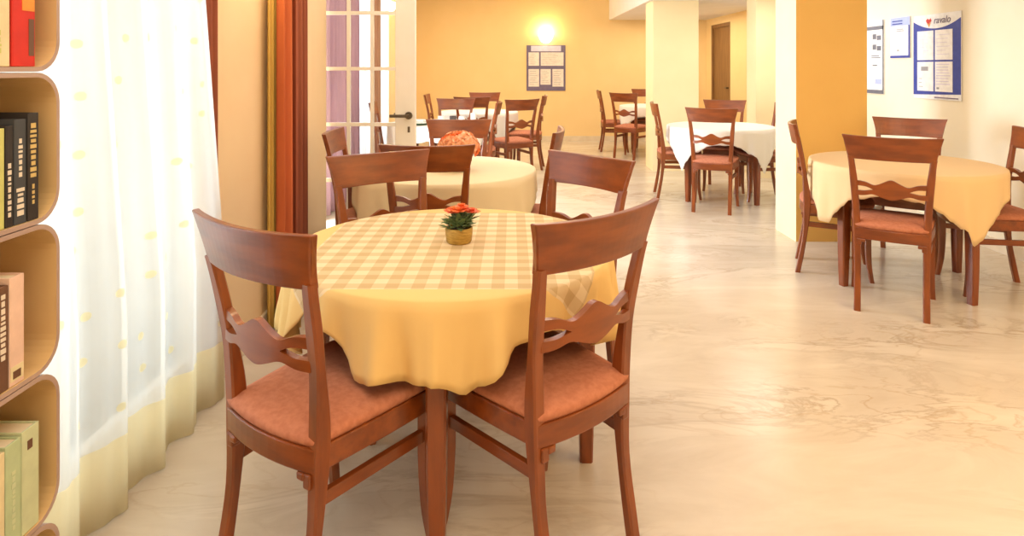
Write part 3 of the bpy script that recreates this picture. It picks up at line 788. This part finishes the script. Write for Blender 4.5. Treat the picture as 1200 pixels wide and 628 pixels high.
for i in range(3): box(bm, -.07+.004*i,-.07,.007+.016*i,.07-.006*i,.07-.01*i,.022+.016*i)
o = obj('folded_napkin', bm, 'napkin', None, bevel=.003); o.location = (-.97,6.50,ZT+.0035)
tag(o, 'folded white napkins piled on the dark green tray', 'napkin')

# ------------------------------------------------------------------ bookshelf
XS, XD = -.915, -1.118       # front plane, back
YN, YE = .72, 1.269          # near and far end
PZ = .294; Z0 = .140
def rr_yz(y0, y1, z0, z1, r, n=7):
    P = []
    for cy, cz, a0 in ((y1-r,z0+r,-H),(y1-r,z1-r,0),(y0+r,z1-r,H),(y0+r,z0+r,math.pi)):
        for i in range(n+1):
            a = a0+H*i/n; P.append((cy+r*math.cos(a), cz+r*math.sin(a)))
    return P
sh = thing('bookshelf', 'tan open bookshelf of stacked round cornered boxes in front of the sheer curtain', 'bookshelf', (0,0,0))
for k in range(6):
    z0 = Z0+PZ*k+.001; z1 = Z0+PZ*(k+1)-.001; th = .009
    outer = rr_yz(YN,YE,z0,z1,.06); inner = rr_yz(YN+th,YE-th,z0+th,z1-th,.052)
    bm = bmesh.new()
    A = [bm.verts.new((XS,y,z)) for y,z in outer]; C = [bm.verts.new((XS,y,z)) for y,z in inner]
    D = [bm.verts.new((XD,y,z)) for y,z in outer]; E = [bm.verts.new((XD+.01,y,z)) for y,z in inner]
    n = len(A)
    for i in range(n):
        j = (i+1)%n
        f = bm.faces.new((A[i],A[j],C[j],C[i])); f.material_index = 1
        f = bm.faces.new((D[i],D[j],A[j],A[i])); f.material_index = 1
        bm.faces.new((C[i],C[j],E[j],E[i]))
    bm.faces.new(D); bm.faces.new(list(reversed(E)))
    obj('shelf_box', bm, 'shelf', sh, mats=['shelf','shelf_edge'])
obj('plinth', B(XD+.01,YN+.04,0,XS-.02,YE-.05,Z0+.0005), 'shelf_edge', sh)

def book(y0, th, zf, h, dep, cover, label, tilt=0, front=None, marks=None, mm='white_print', kind='book'):
    """spine faces +x at XS-inset; y0 near side"""
    y0 += .009; x1 = (XS-.003); zf += .0008 if front is None else front
    t = thing('book', label, 'book', (x1, y0+th/2, zf), 0, 'books on the shelf by the curtain')
    t.rotation_euler = (tilt,0,0)
    c = M[cover] if cover in M else None
    bm = bmesh.new(); hb = th/2
    box(bm, -dep,-hb,0,0,-hb+.0025,h); box(bm, -dep,hb-.0025,0,0,hb,h); box(bm, -.004,-hb+.0025,0,.0,hb-.0025,h)
    obj('cover', bm, cover, t, bevel=.0008)
    obj('pages', B(-dep+.004,-hb+.0026,.004,-.0041,hb-.0026,h-.004), 'paper', t)
    if marks:
        rnd = random.Random(int(y0*1e4))
        for (a,b,w) in marks:      # faint lettering blocks along the spine
            z = a; bm = bmesh.new()
            while z < b:
                s = rnd.uniform(.004,.010); q = hb*w*rnd.uniform(.6,1)
                box(bm, .0001,-q,h*z,.0008,q,h*z+s); z += (s+.0035)/h
            obj('spine_lettering', bm, mm, t)
    return t
plain('cover_cream', (.76,.66,.42)); plain('cover_red', (.62,.03,.02)); plain('cover_orange', (.80,.30,.05)); plain('cover_black', (.035,.030,.030)); plain('cover_charcoal', (.06,.065,.075))
plain('cover_lime', (.58,.58,.20)); plain('cover_pink', (.78,.55,.45)); plain('cover_brown', (.16,.08,.05)); plain('cover_green', (.48,.58,.36)); plain('cover_mint', (.58,.64,.42)); plain('cover_ochre', (.55,.36,.12)); plain('gold_print', (.62,.46,.18)); plain('beige_print', (.74,.66,.56))
def fl(k): return Z0+PZ*k+.0102
# far end inner face is at YE-.009; corner radius .052 lifts nothing where books stand (they stop short of it)
k = 4   # top visible cell
book(1.030,.045,fl(4),.225,.14,'cover_ochre','ochre book left of the cream book at the top left corner')
book(1.085,.052,fl(4),.235,.14,'cover_cream','cream book standing beside the red book at the top left corner',marks=((.1,.25,.3),),mm='cover_lime')
b = book(1.142,.056,fl(4),.235,.14,'cover_red','thick red book with an orange patch on the topmost shelf in view',tilt=-.0)
obj('orange_patch', B(.0001,-.004,.105,.0008,.026,.215), 'cover_orange', b); obj('dark_patch', B(.0001,.012,.02,.0008,.025,.09), 'cover_brown', b)
book(.955,.04,fl(3),.195,.14,'cover_charcoal','dark grey book nearest the left edge on the second shelf')
book(1.005,.050,fl(3),.185,.14,'cover_cream','cream book on the second shelf left of the black books')
book(1.060,.042,fl(3),.180,.14,'cover_cream','pale book right of the cream one on the second shelf',marks=((.2,.5,.4),),mm='cover_orange')
book(1.107,.018,fl(3),.182,.14,'cover_lime','thin yellow green book beside the black books on the second shelf')
book(1.128,.017,fl(3),.185,.14,'cover_black','slim black book right of the yellow green one',marks=((.1,.6,.5),),mm='beige_print')
book(1.148,.028,fl(3),.195,.14,'cover_charcoal','charcoal book with large pale spine lettering, in the middle of the black books',marks=((.08,.35,.7),(.45,.8,.35)),mm='beige_print')
book(1.180,.027,fl(3),.205,.14,'cover_black','tallest black book with gold lettering, rightmost on the second shelf',marks=((.4,.92,.6),(.15,.3,.3)),mm='gold_print')
book(1.055,.05,fl(2),.20,.14,'cover_cream','cream book at the left edge of the third shelf down')
book(1.110,.024,fl(2),.19,.14,'cover_brown','dark brown book left of the pinkish book',marks=((.3,.9,.5),),mm='beige_print')
b = book(1.137,.034,fl(2),.20,.14,'cover_pink','pinkish book with a pale label at its foot on the third shelf down')
obj('foot_label', B(.0001,-.015,.008,.0008,.015,.035), 'cover_cream', b)
obj('label_marks', B(.0009,-.010,.012,.0014,.008,.026), 'cover_brown', b)
book(1.060,.045,fl(1),.19,.14,'cover_red','red book at the left edge of the fourth shelf down',marks=((.2,.5,.4),),mm='cover_black')
book(1.108,.018,fl(1),.185,.14,'cover_cream','cream book between the red and the green books')
book(1.128,.036,fl(1),.19,.14,'cover_green','light green book left of the mint one on the fourth shelf down',marks=((.15,.7,.25),),mm='cover_mint')
b = book(1.166,.042,fl(1),.195,.14,'cover_mint','mint green book, rightmost on the fourth shelf down')
obj('small_mark', B(.0001,-.008,.155,.0008,.004,.172), 'cover_brown', b)
book(1.12,.05,fl(0),.19,.14,'cover_brown','brown book on the lowest shelf at the bottom left corner')
book(1.175,.03,fl(0),.18,.14,'cover_black','black book right of the brown one on the lowest shelf')
